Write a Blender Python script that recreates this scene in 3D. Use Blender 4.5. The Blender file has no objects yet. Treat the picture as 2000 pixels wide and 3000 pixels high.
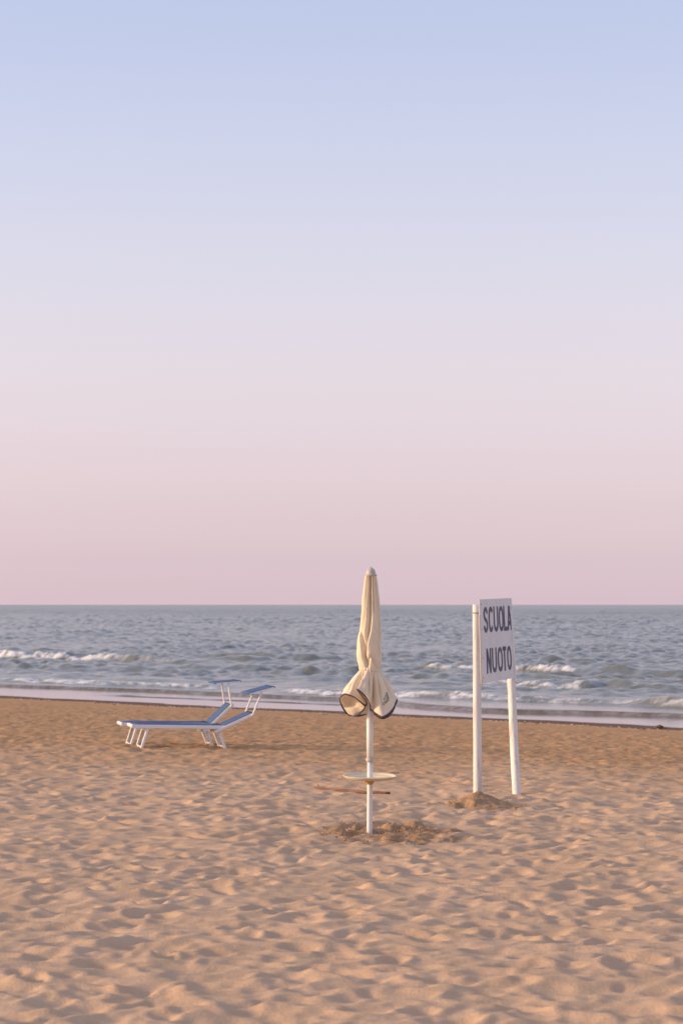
import bpy, bmesh, math, random
import numpy as np
from mathutils import Vector
from mathutils.bvhtree import BVHTree

random.seed(7)
rng = np.random.default_rng(11)
scene = bpy.context.scene
C = scene.collection
R = math.radians

# ------------------------------------------------------------------ camera
F = 6500.0                       # focal length in photo pixels (3000 px = 36 mm -> 78 mm)
HORIZON = 1771.5
CAM_H = 2.0
PITCH = math.atan((HORIZON - 1500.0) / F)
cam_data = bpy.data.cameras.new('camera')
cam = bpy.data.objects.new('camera', cam_data)
C.objects.link(cam)
cam.location = (0, 0, CAM_H)
cam.rotation_euler = (R(90) + PITCH, 0, 0)
cam_data.sensor_fit = 'VERTICAL'
cam_data.sensor_height = 36.0
cam_data.sensor_width = 24.0
cam_data.lens = 36.0 * F / 3000.0
cam_data.clip_end = 60000
cam_data.clip_start = 0.1
cam_data.dof.use_dof = True
cam_data.dof.focus_distance = 20.5
cam_data.dof.aperture_fstop = 4.5
scene.camera = cam

# ------------------------------------------------------------------ sky
SUN_EL, SUN_AZ = 12.5, -93.0      # azimuth from +Y, clockwise (negative = left of the view)

def lin(r, g, b):
    def f(c):
        c /= 255.0
        return c / 12.92 if c <= 0.04045 else ((c + 0.055) / 1.055) ** 2.4
    return (f(r), f(g), f(b), 1.0)

world = bpy.data.worlds.new('World')
scene.world = world
world.use_nodes = True
nt = world.node_tree
nt.nodes.clear()
out = nt.nodes.new('ShaderNodeOutputWorld')
sky = nt.nodes.new('ShaderNodeTexSky')
sky.sky_type = 'NISHITA'
sky.sun_disc = False
sky.sun_elevation = R(SUN_EL)
sky.sun_rotation = R(SUN_AZ)
bg_s = nt.nodes.new('ShaderNodeBackground')
bg_s.inputs['Strength'].default_value = 0.09
nt.links.new(sky.outputs[0], bg_s.inputs['Color'])
tc = nt.nodes.new('ShaderNodeTexCoord')
sep = nt.nodes.new('ShaderNodeSeparateXYZ')
nt.links.new(tc.outputs['Generated'], sep.inputs[0])
ramp = nt.nodes.new('ShaderNodeValToRGB')
nt.links.new(sep.outputs['Z'], ramp.inputs[0])
SKY = [(0.0, (162.4, 140.3, 164.5)), (0.0202, (144.4, 122.5, 158.2)), (0.041, (143.8, 114.1, 151.3)), (0.0642, (152.4, 119.0, 150.0)), (0.0988, (162.3, 133.0, 150.6)),
       (0.1273, (163.5, 139.6, 154.6)), (0.156, (161.4, 143.5, 158.2)), (0.2005, (155.1, 144.7, 162.9)), (0.2333, (148.6, 141.9, 164.0)), (0.2646, (142.3, 141.0, 165.3)), (0.45, (143.3, 144.0, 167.3)), (1.0, (150.3, 149.0, 169.3))]
els = ramp.color_ramp.elements
els[0].position, els[0].color = SKY[0][0], lin(*SKY[0][1])
els[1].position, els[1].color = SKY[-1][0], lin(*SKY[-1][1])
for p, c in SKY[1:-1]:
    e = els.new(p)
    e.color = lin(*c)
bg_r = nt.nodes.new('ShaderNodeBackground')
bg_r.inputs['Strength'].default_value = 1.0
nt.links.new(ramp.outputs[0], bg_r.inputs['Color'])
add = nt.nodes.new('ShaderNodeAddShader')
nt.links.new(bg_s.outputs[0], add.inputs[0])
nt.links.new(bg_r.outputs[0], add.inputs[1])
nt.links.new(add.outputs[0], out.inputs['Surface'])

# ------------------------------------------------------------------ sun
sun_data = bpy.data.lights.new('sun', 'SUN')
sun = bpy.data.objects.new('sun', sun_data)
C.objects.link(sun)
sun_data.energy = 3.4
sun_data.angle = R(7.0)
sun_data.color = (1.0, 0.69, 0.40)
sdir = Vector((math.sin(R(SUN_AZ)) * math.cos(R(SUN_EL)), math.cos(R(SUN_AZ)) * math.cos(R(SUN_EL)), math.sin(R(SUN_EL))))
sun.rotation_euler = sdir.to_track_quat('Z', 'Y').to_euler()
sun.location = sdir * 40

vs = scene.view_settings
vs.view_transform = 'Standard'
vs.look = 'None'
vs.exposure = 0.34
vs.gamma = 1.0
vs.use_curve_mapping = False

# ------------------------------------------------------------------ helpers
def at(px, py, Y):
    """photo pixel at a given depth -> world point"""
    v = (1500.0 - py) / F
    fw = math.cos(PITCH) - v * math.sin(PITCH)
    up = v * math.cos(PITCH) + math.sin(PITCH)
    return Vector(((px - 1000.0) / F * Y / fw, Y, CAM_H + up / fw * Y))

def link(name, me, mat=None, parent=None, smooth=True):
    o = bpy.data.objects.new(name, me)
    C.objects.link(o)
    if mat is not None:
        me.materials.append(mat)
    if smooth:
        me.polygons.foreach_set('use_smooth', [True] * len(me.polygons))
    if parent is not None:
        o.parent = parent
        o.matrix_parent_inverse = parent.matrix_world.inverted() if parent.type != 'EMPTY' else o.matrix_parent_inverse
    return o

def tag(o, label=None, cat=None, group=None, kind=None):
    if label: o['label'] = label
    if cat: o['category'] = cat
    if group: o['group'] = group
    if kind: o['kind'] = kind
    return o

def empty(name, loc):
    o = bpy.data.objects.new(name, None)
    C.objects.link(o)
    o.location = loc
    o.empty_display_size = 0.2
    return o

def grid_mesh(name, X, Y, Z, attrs=None):
    ny, nx = X.shape
    me = bpy.data.meshes.new(name)
    co = np.stack([X, Y, Z], -1).reshape(-1, 3).astype(np.float32)
    idx = np.arange(ny * nx).reshape(ny, nx)
    q = np.stack([idx[:-1, :-1], idx[:-1, 1:], idx[1:, 1:], idx[1:, :-1]], -1).reshape(-1, 4).astype(np.int32)
    me.vertices.add(len(co)); me.vertices.foreach_set('co', co.ravel())
    me.loops.add(q.size); me.loops.foreach_set('vertex_index', q.ravel())
    me.polygons.add(len(q))
    me.polygons.foreach_set('loop_start', np.arange(0, q.size, 4, dtype=np.int32))
    me.polygons.foreach_set('loop_total', np.full(len(q), 4, dtype=np.int32))
    me.update(calc_edges=True)
    for k, a in (attrs or {}).items():
        at_ = me.attributes.new(k, 'FLOAT', 'POINT')
        at_.data.foreach_set('value', a.ravel().astype(np.float32))
    return me

_perm = rng.permutation(4096)
_gang = rng.random(4096) * 2 * np.pi
_gx, _gy = np.cos(_gang), np.sin(_gang)
def perlin(x, y, seed=0):
    xi = np.floor(x).astype(np.int64); yi = np.floor(y).astype(np.int64)
    xf = x - xi; yf = y - yi
    u = xf * xf * xf * (xf * (xf * 6 - 15) + 10); v = yf * yf * yf * (yf * (yf * 6 - 15) + 10)
    def g(ix, iy, dx, dy):
        h = _perm[(_perm[(ix + seed * 131) & 4095] + iy) & 4095]
        return _gx[h] * dx + _gy[h] * dy
    a = g(xi, yi, xf, yf); b = g(xi + 1, yi, xf - 1, yf)
    c = g(xi, yi + 1, xf, yf - 1); d = g(xi + 1, yi + 1, xf - 1, yf - 1)
    return (a + (b - a) * u) * (1 - v) + (c + (d - c) * u) * v * 1.0

def fbm(x, y, octv=3, seed=0):
    r = 0; a = 1.0
    for i in range(octv):
        r = r + a * perlin(x, y, seed + i); x = x * 2.03; y = y * 2.03; a *= 0.5
    return r

def sstep(a, b, x):
    t = np.clip((x - a) / (b - a), 0, 1)
    return t * t * (3 - 2 * t)

# ---- materials
def mat_new(name):
    m = bpy.data.materials.new(name)
    m.use_nodes = True
    n = m.node_tree
    b = n.nodes['Principled BSDF']
    return m, n, b

def N(n, t, **kw):
    o = n.nodes.new(t)
    for k, v in kw.items():
        setattr(o, k, v)
    return o

def mixc(n, fac, a, b, mode='MIX'):
    m = N(n, 'ShaderNodeMix', data_type='RGBA', blend_type=mode)
    for i, v in ((0, fac), (6, a), (7, b)):
        if isinstance(v, (int, float)): m.inputs[i].default_value = v
        elif isinstance(v, tuple): m.inputs[i].default_value = v if len(v) == 4 else (*v, 1)
        else: n.links.new(v, m.inputs[i])
    return m.outputs[2]

def math_(n, op, a, b=None, clamp=False):
    m = N(n, 'ShaderNodeMath', operation=op, use_clamp=clamp)
    for i, v in ((0, a), (1, b)):
        if v is None: continue
        if isinstance(v, (int, float)): m.inputs[i].default_value = v
        else: n.links.new(v, m.inputs[i])
    return m.outputs[0]

def noise(n, scale, detail=3, rough=0.5, coord='Object', mapscale=None):
    t = N(n, 'ShaderNodeTexCoord')
    src = t.outputs[coord]
    if mapscale:
        mp = N(n, 'ShaderNodeMapping'); mp.inputs['Scale'].default_value = mapscale
        n.links.new(src, mp.inputs[0]); src = mp.outputs[0]
    o = N(n, 'ShaderNodeTexNoise')
    o.inputs['Scale'].default_value = scale; o.inputs['Detail'].default_value = detail
    o.inputs['Roughness'].default_value = rough
    n.links.new(src, o.inputs['Vector'])
    return o.outputs['Fac']

def rng_(n, v, a, b, c=0.0, d=1.0):
    m = N(n, 'ShaderNodeMapRange'); m.clamp = True
    m.inputs[1].default_value = a; m.inputs[2].default_value = b; m.inputs[3].default_value = c; m.inputs[4].default_value = d
    n.links.new(v, m.inputs[0])
    return m.outputs[0]

def bump(n, b, h, strength, dist):
    o = N(n, 'ShaderNodeBump')
    o.inputs['Strength'].default_value = strength; o.inputs['Distance'].default_value = dist
    n.links.new(h, o.inputs['Height']); n.links.new(o.outputs[0], b.inputs['Normal'])
    return o

def attr(n, name):
    o = N(n, 'ShaderNodeAttribute'); o.attribute_name = name
    return o.outputs['Fac']

# sand
M_SAND, n, b = mat_new('sand')
c1 = mixc(n, rng_(n, noise(n, 0.9, 4, 0.6), 0.35, 0.68), (0.575, 0.390, 0.250), (0.645, 0.445, 0.298))
c1 = mixc(n, rng_(n, noise(n, 9, 4, 0.65), 0.4, 0.75, 0.0, 0.5), c1, (0.50, 0.315, 0.182))
c1 = mixc(n, rng_(n, noise(n, 190, 2, 0.7), 0.35, 0.7, 0.0, 0.35), c1, (0.35, 0.22, 0.14))
smooth_c = mixc(n, rng_(n, noise(n, 2.2, 5, 0.65, mapscale=(0.5, 1.3, 1)), 0.35, 0.7), (0.46, 0.258, 0.124), (0.585, 0.352, 0.185))
smooth_c = mixc(n, rng_(n, noise(n, 7, 5, 0.7, mapscale=(0.7, 1.0, 1)), 0.42, 0.68, 0.0, 0.75), smooth_c, (0.37, 0.192, 0.085))
c1 = mixc(n, attr(n, 'firm'), c1, smooth_c)
c1 = mixc(n, attr(n, 'damp'), c1, mixc(n, rng_(n, noise(n, 14, 4, 0.6), 0.35, 0.7), (0.27, 0.15, 0.075), (0.42, 0.25, 0.14)))
c1 = mixc(n, attr(n, 'wet'), c1, (0.17, 0.098, 0.060))
c1 = mixc(n, attr(n, 'film'), c1, (0.13, 0.10, 0.09))
n.links.new(c1, b.inputs['Base Color'])
film = attr(n, 'film')
rgh = math_(n, 'SUBTRACT', 0.95, math_(n, 'MULTIPLY', film, 0.86))
rgh = math_(n, 'SUBTRACT', rgh, math_(n, 'MULTIPLY', math_(n, 'MULTIPLY', attr(n, 'wet'), math_(n, 'SUBTRACT', 1.0, film)), 0.06))
n.links.new(rgh, b.inputs['Roughness'])
n.links.new(math_(n, 'ADD', 0.12, math_(n, 'MULTIPLY', film, 0.38)), b.inputs['Specular IOR Level'])
bh = math_(n, 'MULTIPLY', math_(n, 'ADD', noise(n, 45, 3, 0.6), math_(n, 'MULTIPLY', noise(n, 220, 2, 0.6), 0.5)), math_(n, 'SUBTRACT', 1.0, film))
bump(n, b, bh, 0.5, 0.012)

# loose damp sand heaps
M_DAMP, n, b = mat_new('damp_sand')
c1 = mixc(n, rng_(n, noise(n, 11, 5, 0.65), 0.35, 0.7), (0.39, 0.225, 0.115), (0.54, 0.35, 0.21))
c1 = mixc(n, rng_(n, noise(n, 60, 3, 0.6), 0.45, 0.7, 0, 0.45), c1, (0.32, 0.18, 0.09))
n.links.new(c1, b.inputs['Base Color']); b.inputs['Roughness'].default_value = 0.95
b.inputs['Specular IOR Level'].default_value = 0.15
bump(n, b, noise(n, 40, 4, 0.7), 0.9, 0.03)

# water
M_SEA, n, b = mat_new('sea_water')
geo = N(n, 'ShaderNodeNewGeometry')
foam = attr(n, 'foam')
shal = attr(n, 'shallow')
wc = mixc(n, rng_(n, noise(n, 0.15, 3, 0.6), 0.35, 0.65), (0.120, 0.121, 0.094), (0.155, 0.154, 0.122))
wc = mixc(n, shal, wc, (0.20, 0.155, 0.115))
wc = mixc(n, attr(n, 'silt'), wc, (0.115, 0.072, 0.045))
fn = noise(n, 5.0, 4, 0.7)
ff = math_(n, 'MULTIPLY', foam, rng_(n, fn, 0.30, 0.50, 0.35, 1.0), clamp=True)
wc = mixc(n, ff, wc, (0.80, 0.78, 0.78))
n.links.new(wc, b.inputs['Base Color'])
n.links.new(math_(n, 'ADD', math_(n, 'ADD', attr(n, 'ripple'), math_(n, 'MULTIPLY', attr(n, 'silt'), 0.45)), math_(n, 'MULTIPLY', ff, 0.5)), b.inputs['Roughness'])
b.inputs['IOR'].default_value = 1.333
wh = math_(n, 'ADD', math_(n, 'ADD', noise(n, 1.6, 5, 0.62, mapscale=(0.8, 1.0, 1)), math_(n, 'MULTIPLY', noise(n, 0.35, 3, 0.5), 1.6)), math_(n, 'MULTIPLY', ff, noise(n, 14, 3, 0.6)))
wb = bump(n, b, wh, 0.5, 0.35)
n.links.new(rng_(n, shal, 0.0, 1.0, 0.30, 0.05), wb.inputs['Strength'])

def paint(name, col, rough=0.5, dirt=(0.45, 0.32, 0.2), dirt_amt=0.25, scale=6, mapscale=None, bumps=0.15):
    m, n, b = mat_new(name)
    d = rng_(n, noise(n, scale, 5, 0.65, mapscale=mapscale), 0.5, 0.78, 0, dirt_amt)
    c = mixc(n, d, col, dirt)
    c = mixc(n, rng_(n, noise(n, scale * 0.35, 2, 0.5), 0.3, 0.7, 0, 0.12), c, (0.5, 0.48, 0.46))
    n.links.new(c, b.inputs['Base Color'])
    b.inputs['Roughness'].default_value = rough
    bump(n, b, noise(n, scale * 12, 3, 0.6, mapscale=mapscale), bumps, 0.004)
    return m

M_POLE = paint('white_painted_metal', (0.76, 0.73, 0.70), 0.4, (0.55, 0.42, 0.28), 0.25, 5)
M_POST = paint('white_painted_wood', (0.76, 0.72, 0.69), 0.7, (0.36, 0.22, 0.13), 0.85, 7, (3.0, 3.0, 0.30), 0.5)
M_RUST = paint('rusty_wire', (0.42, 0.24, 0.11), 0.9, (0.2, 0.1, 0.05), 0.5, 30)
M_BOARD = paint('white_sign_board', (0.67, 0.66, 0.68), 0.5, (0.44, 0.37, 0.32), 0.35, 3, None, 0.1)
M_EDGE = paint('weathered_board_edge', (0.36, 0.22, 0.12), 0.9, (0.15, 0.09, 0.05), 0.5, 14)
M_INK = paint('dark_sign_paint', (0.048, 0.040, 0.095), 0.6, (0.16, 0.14, 0.16), 0.35, 9)
M_PLASTIC = paint('ivory_plastic', (0.78, 0.63, 0.41), 0.45, (0.55, 0.42, 0.26), 0.25, 9)
M_AMBER = paint('amber_plastic', (0.58, 0.34, 0.11), 0.5, (0.4, 0.25, 0.1), 0.3, 12)
M_CAP = paint('grey_plastic', (0.46, 0.41, 0.36), 0.5, (0.3, 0.27, 0.24), 0.3, 20)
M_FRAME = paint('white_lounger_frame', (0.80, 0.77, 0.77), 0.4, (0.5, 0.4, 0.3), 0.2, 7)
M_PIPE = paint('dark_purple_piping', (0.050, 0.022, 0.050), 0.75, (0.10, 0.06, 0.08), 0.3, 20)
M_PRINT = paint('green_grey_print', (0.13, 0.17, 0.155), 0.8, (0.3, 0.3, 0.27), 0.3, 30)
M_BARK = paint('driftwood', (0.19, 0.068, 0.028), 0.85, (0.40, 0.22, 0.12), 0.45, 14, None, 0.6)
M_WEED = paint('dark_seaweed', (0.10, 0.052, 0.032), 0.8, (0.16, 0.09, 0.055), 0.5, 18)
M_SHELL = paint('shell', (0.60, 0.50, 0.44), 0.6, (0.3, 0.2, 0.15), 0.5, 20)

def cloth(name, col, col2, scale, trans, rough=0.9):
    m, n, b = mat_new(name)
    c = mixc(n, rng_(n, noise(n, scale, 4, 0.6), 0.35, 0.7), col, col2)
    n.links.new(c, b.inputs['Base Color'])
    b.inputs['Roughness'].default_value = rough
    b.inputs['Specular IOR Level'].default_value = 0.2
    bump(n, b, noise(n, 350, 2, 0.5), 0.15, 0.002)
    if trans:
        tr = N(n, 'ShaderNodeBsdfTranslucent'); n.links.new(c, tr.inputs['Color'])
        mx = N(n, 'ShaderNodeMixShader'); mx.inputs[0].default_value = trans
        o = n.nodes['Material Output']
        n.links.new(b.outputs[0], mx.inputs[1]); n.links.new(tr.outputs[0], mx.inputs[2]); n.links.new(mx.outputs[0], o.inputs['Surface'])
    return m
M_CANVAS = cloth('cream_canvas', (0.85, 0.725, 0.555), (0.78, 0.66, 0.50), 7, 0.13)
M_BLUE = cloth('blue_mesh_fabric', (0.072, 0.130, 0.270), (0.092, 0.150, 0.285), 9, 0.08, 0.95)

# ------------------------------------------------------------------ beach layout
# shoreline direction from the vanishing point of the tide lines
VPX = -5830.0
k = (VPX - 1000.0) / F
T = np.array([-k, -1.0]); T /= np.linalg.norm(T)      # along the shore, to the right
Nn = np.array([-T[1], T[0]])                            # towards the sea
if Nn[1] < 0: Nn = -Nn
def st(x, y): return x * Nn[0] + y * Nn[1], x * T[0] + y * T[1]
def s_of(K, z):                                         # tide line with image slope K on the plane z
    y = F * (CAM_H - z) / (K * (1000.0 - VPX)); return y * Nn[1]
def t_of(px, s):
    kk = (px - 1000.0) / F; y = s / (Nn[0] * kk + Nn[1]); return T[0] * kk * y + T[1] * y

SEA_Z = -0.72
S_DRY = s_of(0.0470, -0.62)      # lower edge of the dark wet band
S_FILM = s_of(0.0456, -0.66)     # lower edge of the shining film

def base_z(s):
    a = 0.5 * ((s - 21.0) + np.sqrt((s - 21.0) ** 2 + 2.0)) - 0.5 * (np.sqrt((21.0) ** 2 + 2.0) - 21.0)
    a = np.maximum(a, 0)
    z = -0.0355 * a
    z = np.where(s > 40, np.maximum(z, -0.66 - 0.014 * (s - 39.5)), z)
    return np.where(s > 46, -0.751 - 0.03 * (s - 46), z)

def shore_wiggle(t):
    return 0.35 * np.sin(t * 0.35 + 1.0) + 0.30 * np.sin(t * 0.83 + 2.2) + 0.12 * np.sin(t * 2.3) + 0.05 * np.sin(t * 6.1 + .4)

# ---- trodden-sand heightmap
HX0, HX1, HY0, HY1, HR = -9.5, 9.5, 7.5, 37.0, 0.016
hx = np.arange(HX0, HX1, HR); hy = np.arange(HY0, HY1, HR)
HM = np.zeros((len(hy), len(hx)), np.float32)
def stamp(cx, cy, rl, rw, ang, depth, rim, keep):
    rad = rl * 1.9
    i0, i1 = int((cy - rad - HY0) / HR), int((cy + rad - HY0) / HR)
    j0, j1 = int((cx - rad - HX0) / HR), int((cx + rad - HX0) / HR)
    i0, j0 = max(i0, 0), max(j0, 0); i1, j1 = min(i1, len(hy)), min(j1, len(hx))
    if i1 <= i0 or j1 <= j0: return
    X = hx[None, j0:j1] - cx; Y = hy[i0:i1, None] - cy
    ca, sa = math.cos(ang), math.sin(ang)
    u = (X * ca + Y * sa) / rl; v = (-X * sa + Y * ca) / rw
    q = np.sqrt(u * u + v * v)
    w = np.exp(-(q ** 3) * 0.9)
    ring = np.exp(-((q - 1.25) / 0.33) ** 2)
    tilt = 0.35 * u
    h = HM[i0:i1, j0:j1]
    HM[i0:i1, j0:j1] = h * (1 - keep * w) + depth * (-w * (1 + tilt) + rim * ring)
area = (HX1 - HX0) * (HY1 - HY0)
for i in range(int(area * 1.1)):
    stamp(rng.uniform(HX0, HX1), rng.uniform(HY0, HY1), rng.uniform(.22, .42), rng.uniform(.16, .30), rng.uniform(0, 6.28), rng.uniform(.02, .045), .5, .5)
for i in range(int(area * 12)):
    stamp(rng.uniform(HX0, HX1), rng.uniform(HY0, HY1), rng.uniform(.09, .19), rng.uniform(.05, .11), rng.normal(0.35, 0.9), rng.uniform(.018, .05), .45, .62)
for i in range(int(area * 6)):
    stamp(rng.uniform(HX0, HX1), rng.uniform(HY0, HY1), rng.uniform(.05, .09), rng.uniform(.03, .06), rng.uniform(0, 6.28), rng.uniform(.006, .018), .4, .5)
GX, GY = np.meshgrid(hx, hy)
HM *= 0.64
WX = GX + 0.10 * fbm(GX * 2.0, GY * 2.0, 2, 5); WY = GY + 0.14 * fbm(GX * 2.0 + 7, GY * 2.0, 2, 6)
RX = WX * 0.94 + WY * 0.34; RY = -WX * 0.34 + WY * 0.94
rid = (1 - np.abs(perlin(RX * 2.5, RY * 3.4, 11)) * 2) + 0.55 * (1 - np.abs(perlin(RX * 5.8, RY * 7.6, 12)) * 2)
HM += (0.030 * rid).astype(np.float32)
HM += 0.010 * fbm(GX * 3.0, GY * 3.0, 3, 3).astype(np.float32) + 0.03 * perlin(GX * 0.6, GY * 0.6, 9).astype(np.float32)
# wind-smoothed: gaussian blur through the FFT
ky = np.fft.fftfreq(len(hy), HR)[:, None]; kx = np.fft.rfftfreq(len(hx), HR)[None, :]
HM = np.fft.irfft2(np.fft.rfft2(HM) * np.exp(-2 * (np.pi ** 2) * (0.0145 ** 2) * (kx ** 2 + ky ** 2)), s=HM.shape)
HM -= HM.mean()
SAND_AMP = 1.0

def hm_sample(x, y):
    fx = np.clip((x - HX0) / HR, 0, len(hx) - 1.001); fy = np.clip((y - HY0) / HR, 0, len(hy) - 1.001)
    ix = fx.astype(int); iy = fy.astype(int); fx = fx - ix; fy = fy - iy
    h = (HM[iy, ix] * (1 - fx) + HM[iy, ix + 1] * fx) * (1 - fy) + (HM[iy + 1, ix] * (1 - fx) + HM[iy + 1, ix + 1] * fx) * fy
    edge = sstep(HX0, HX0 + 1, x) * sstep(-HX1, -HX1 + 1, -x) * sstep(HY0, HY0 + 1.0, y) * sstep(-HY1, -HY1 + 1.5, -y)
    return h * edge

def firmness(x, y):
    s, t = st(x, y)
    return sstep(22.5, 33.0, y + 0.25 * (x) + 2.6 * fbm(x * 0.35, y * 0.2, 3, 21))

LOUNGE = (at(520, 2190, 31.6).x, 31.7)
def ground_z(x, y):
    x = np.asarray(x, float); y = np.asarray(y, float)
    s, t = st(x, y)
    firm = firmness(x, y)
    amp = 1 - 0.62 * firm
    # scuffed sand round the loungers
    d = np.hypot((x - LOUNGE[0]) / 2.2, (y - LOUNGE[1] + .3) / 1.0)
    amp = np.maximum(amp, 0.55 * np.exp(-d ** 4))
    calm = 1 - sstep(34, 37.5, s)
    ax0, ay0, ax1, ay1 = -.32, 24.35, .55, 23.55
    q = np.clip(((x - ax0) * (ax1 - ax0) + (y - ay0) * (ay1 - ay0)) / ((ax1 - ax0) ** 2 + (ay1 - ay0) ** 2), 0, 1)
    dd = np.hypot(x - ax0 - q * (ax1 - ax0), (y - ay0 - q * (ay1 - ay0)) * .45)
    amp = amp * (1 - .75 * np.exp(-(dd / .22) ** 4))
    z = base_z(s) + hm_sample(x, y) * amp * SAND_AMP * calm
    # low scarp and clutter at the tide line
    w = shore_wiggle(t)
    z = z + 0.020 * np.exp(-((s - S_DRY - w * .6 + 0.2) / 0.5) ** 2)
    z = z + (0.016 * fbm(x * 1.3, y * 1.3, 3, 31) + 0.030 * fbm(x * 4.2, y * 3.0, 3, 35) + 0.012 * fbm(x * 11, y * 7, 2, 37)) * firm * calm
    # dug hollow under the lounger
    hx_, hy_ = at(500, 2180, 31.9).x, 31.9
    z = z - 0.07 * np.exp(-(((x - hx_) / .16) ** 2 + ((y - hy_) / .30) ** 2))
    return z

def gz(x, y): return float(ground_z(np.array([x]), np.array([y]))[0])

# ---- ground sheet
ys = [-60, -30, -12, -4, 0, 3, 5, 6.5, 7.5]
y = 8.2
while y < 33: ys.append(y); y *= 1.0019
while y < 50: ys.append(y); y *= 1.0024
while y < 66: ys.append(y); y *= 1.0034
while y < 130: ys.append(y); y *= 1.03
ys = np.array(ys)
uc = np.linspace(-1, 1, 660)
us = np.concatenate([[-30, -12, -5, -3, -2, -1.5, -1.2], uc, [1.2, 1.5, 2, 3, 5, 12, 30]])
half = 0.20 * np.maximum(ys, 8.0) + 2.4
X = us[None, :] * half[:, None]; Y = np.repeat(ys[:, None], len(us), 1)
Z = ground_z(X, Y)
S, Tt = st(X, Y)
wig = shore_wiggle(Tt)
wet = sstep(S_DRY - 0.18, S_DRY + 0.12, S - wig * 0.9 + 0.25 * fbm(X * 2, Y * 2, 3, 41))
filmA = sstep(S_FILM - 0.12, S_FILM + 0.25, S - wig * 0.5 + 0.10 * fbm(X * 1.5, Y * 1.5, 2, 51))
s_old = s_of(.0426, -.69) + 0.15 * np.sin(Tt * .4) + .12 * perlin(Tt * .8, Tt * 0, 141)
t_a, t_b = t_of(150, 42), t_of(900, 42)
e_old = sstep(t_a - 1, t_a + 1, Tt) * (1 - sstep(t_b - .6, t_b + .4, Tt))
filmA = filmA * (1 - 0.9 * e_old * np.exp(-((S - s_old) / .38) ** 2) * np.clip(.8 + fbm(X * .9, Y * .9, 2, 143), 0, 1))
firm = np.clip(firmness(X, Y), 0, 1)
damp = 0.9 * np.exp(-(((X - at(500, 2180, 31.9).x) / .22) ** 2 + ((Y - 31.9) / .38) ** 2))
ux, uy = at(1082, 2435, 19.6).x, 19.6
blot = np.exp(-(((X - ux - .14) / .52) ** 2 + ((Y - uy) / 1.2) ** 2) ** 2)
damp = np.maximum(damp, 0.85 * blot * sstep(-.25, .25, fbm(X * 4, Y * 2.2, 3, 61)))
me = grid_mesh('ground', X, Y, Z, {'wet': wet, 'film': filmA, 'firm': firm, 'damp': damp})
tag(link('ground', me, M_SAND), kind='structure')

# ------------------------------------------------------------------ sea
ys = []
y = 46.0
while y < 120: ys.append(y); y *= 1.0019
while y < 800: ys.append(y); y *= 1.0030
while y < 1500: ys.append(y); y *= 1.0045
while y < 40000: ys.append(y); y *= 1.08
ys = np.array(ys)
uc = np.linspace(-1, 1, 380)
us = np.concatenate([[-14, -6, -3, -2, -1.5, -1.2], uc, [1.2, 1.5, 2, 3, 6, 14]])
half = 0.215 * ys
X = us[None, :] * half[:, None]; Y = np.repeat(ys[:, None], len(us), 1)
S, Tt = st(X, Y)
sp = np.gradient(ys)[:, None]                       # row spacing: drop waves the rows cannot carry
zw = np.zeros_like(X)
nshore = math.atan2(Nn[1], Nn[0])
for i in range(70):
    lam = 0.7 * (9.0) ** (i / 69.0)
    th = nshore + rng.normal(0, 0.8)
    kk = 2 * np.pi / lam
    ph = rng.uniform(0, 6.28)
    amp = 0.0040 * lam * min(1.0, (1.9 / lam) ** 0.9)
    fade = 1 - sstep(lam * 0.35, lam * 0.7, sp)
    arg = kk * (X * math.cos(th) + Y * math.sin(th)) + ph
    zw += amp * fade * (np.sin(arg) + 0.22 * np.sin(2 * arg + 1.6))
def chop(n_, lx0, lx1, ly0, ly1, amp):            # short-crested wind chop, crests lying across the wind
    w = np.zeros_like(X)
    for i in range(n_):
        lx = lx0 * (lx1 / lx0) ** rng.random() * (1 if rng.random() < .62 else -1)
        ly = ly0 * (ly1 / ly0) ** rng.random()
        arg = 2 * np.pi * (X / lx + Y / ly) + rng.uniform(0, 6.28)
        w += amp * (ly / ly1) * (1 - sstep(ly * .4, ly * .8, sp)) * (np.sin(arg) + .3 * np.sin(2 * arg + 1.6))
    return w
near_w = chop(34, 0.9, 4.0, 2.0, 5.5, .019) * sstep(50, 62, S) * (0.8 + .9 * fbm(X * .10, Y * .06, 2, 75))
far_w = chop(30, 3.5, 12, 7.0, 26.0, .060) * sstep(100, 240, S) * (0.85 + .9 * fbm(X * .02, Y * .012, 2, 77))
group = 0.95 + 1.1 * fbm(X * 0.07, Y * 0.045, 3, 71)
deep = sstep(43, 62, S)
mid = sstep(41.5, 48, S)
zw = zw * np.clip(group, .3, 1.5) * (0.15 * mid + 0.85 * deep) + near_w + far_w
foamA = np.zeros_like(X)
lump = fbm(Tt * 0.85, S * 2.1, 4, 81)
lump2 = fbm(Tt * 2.6, S * 5.0, 3, 83)
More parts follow.
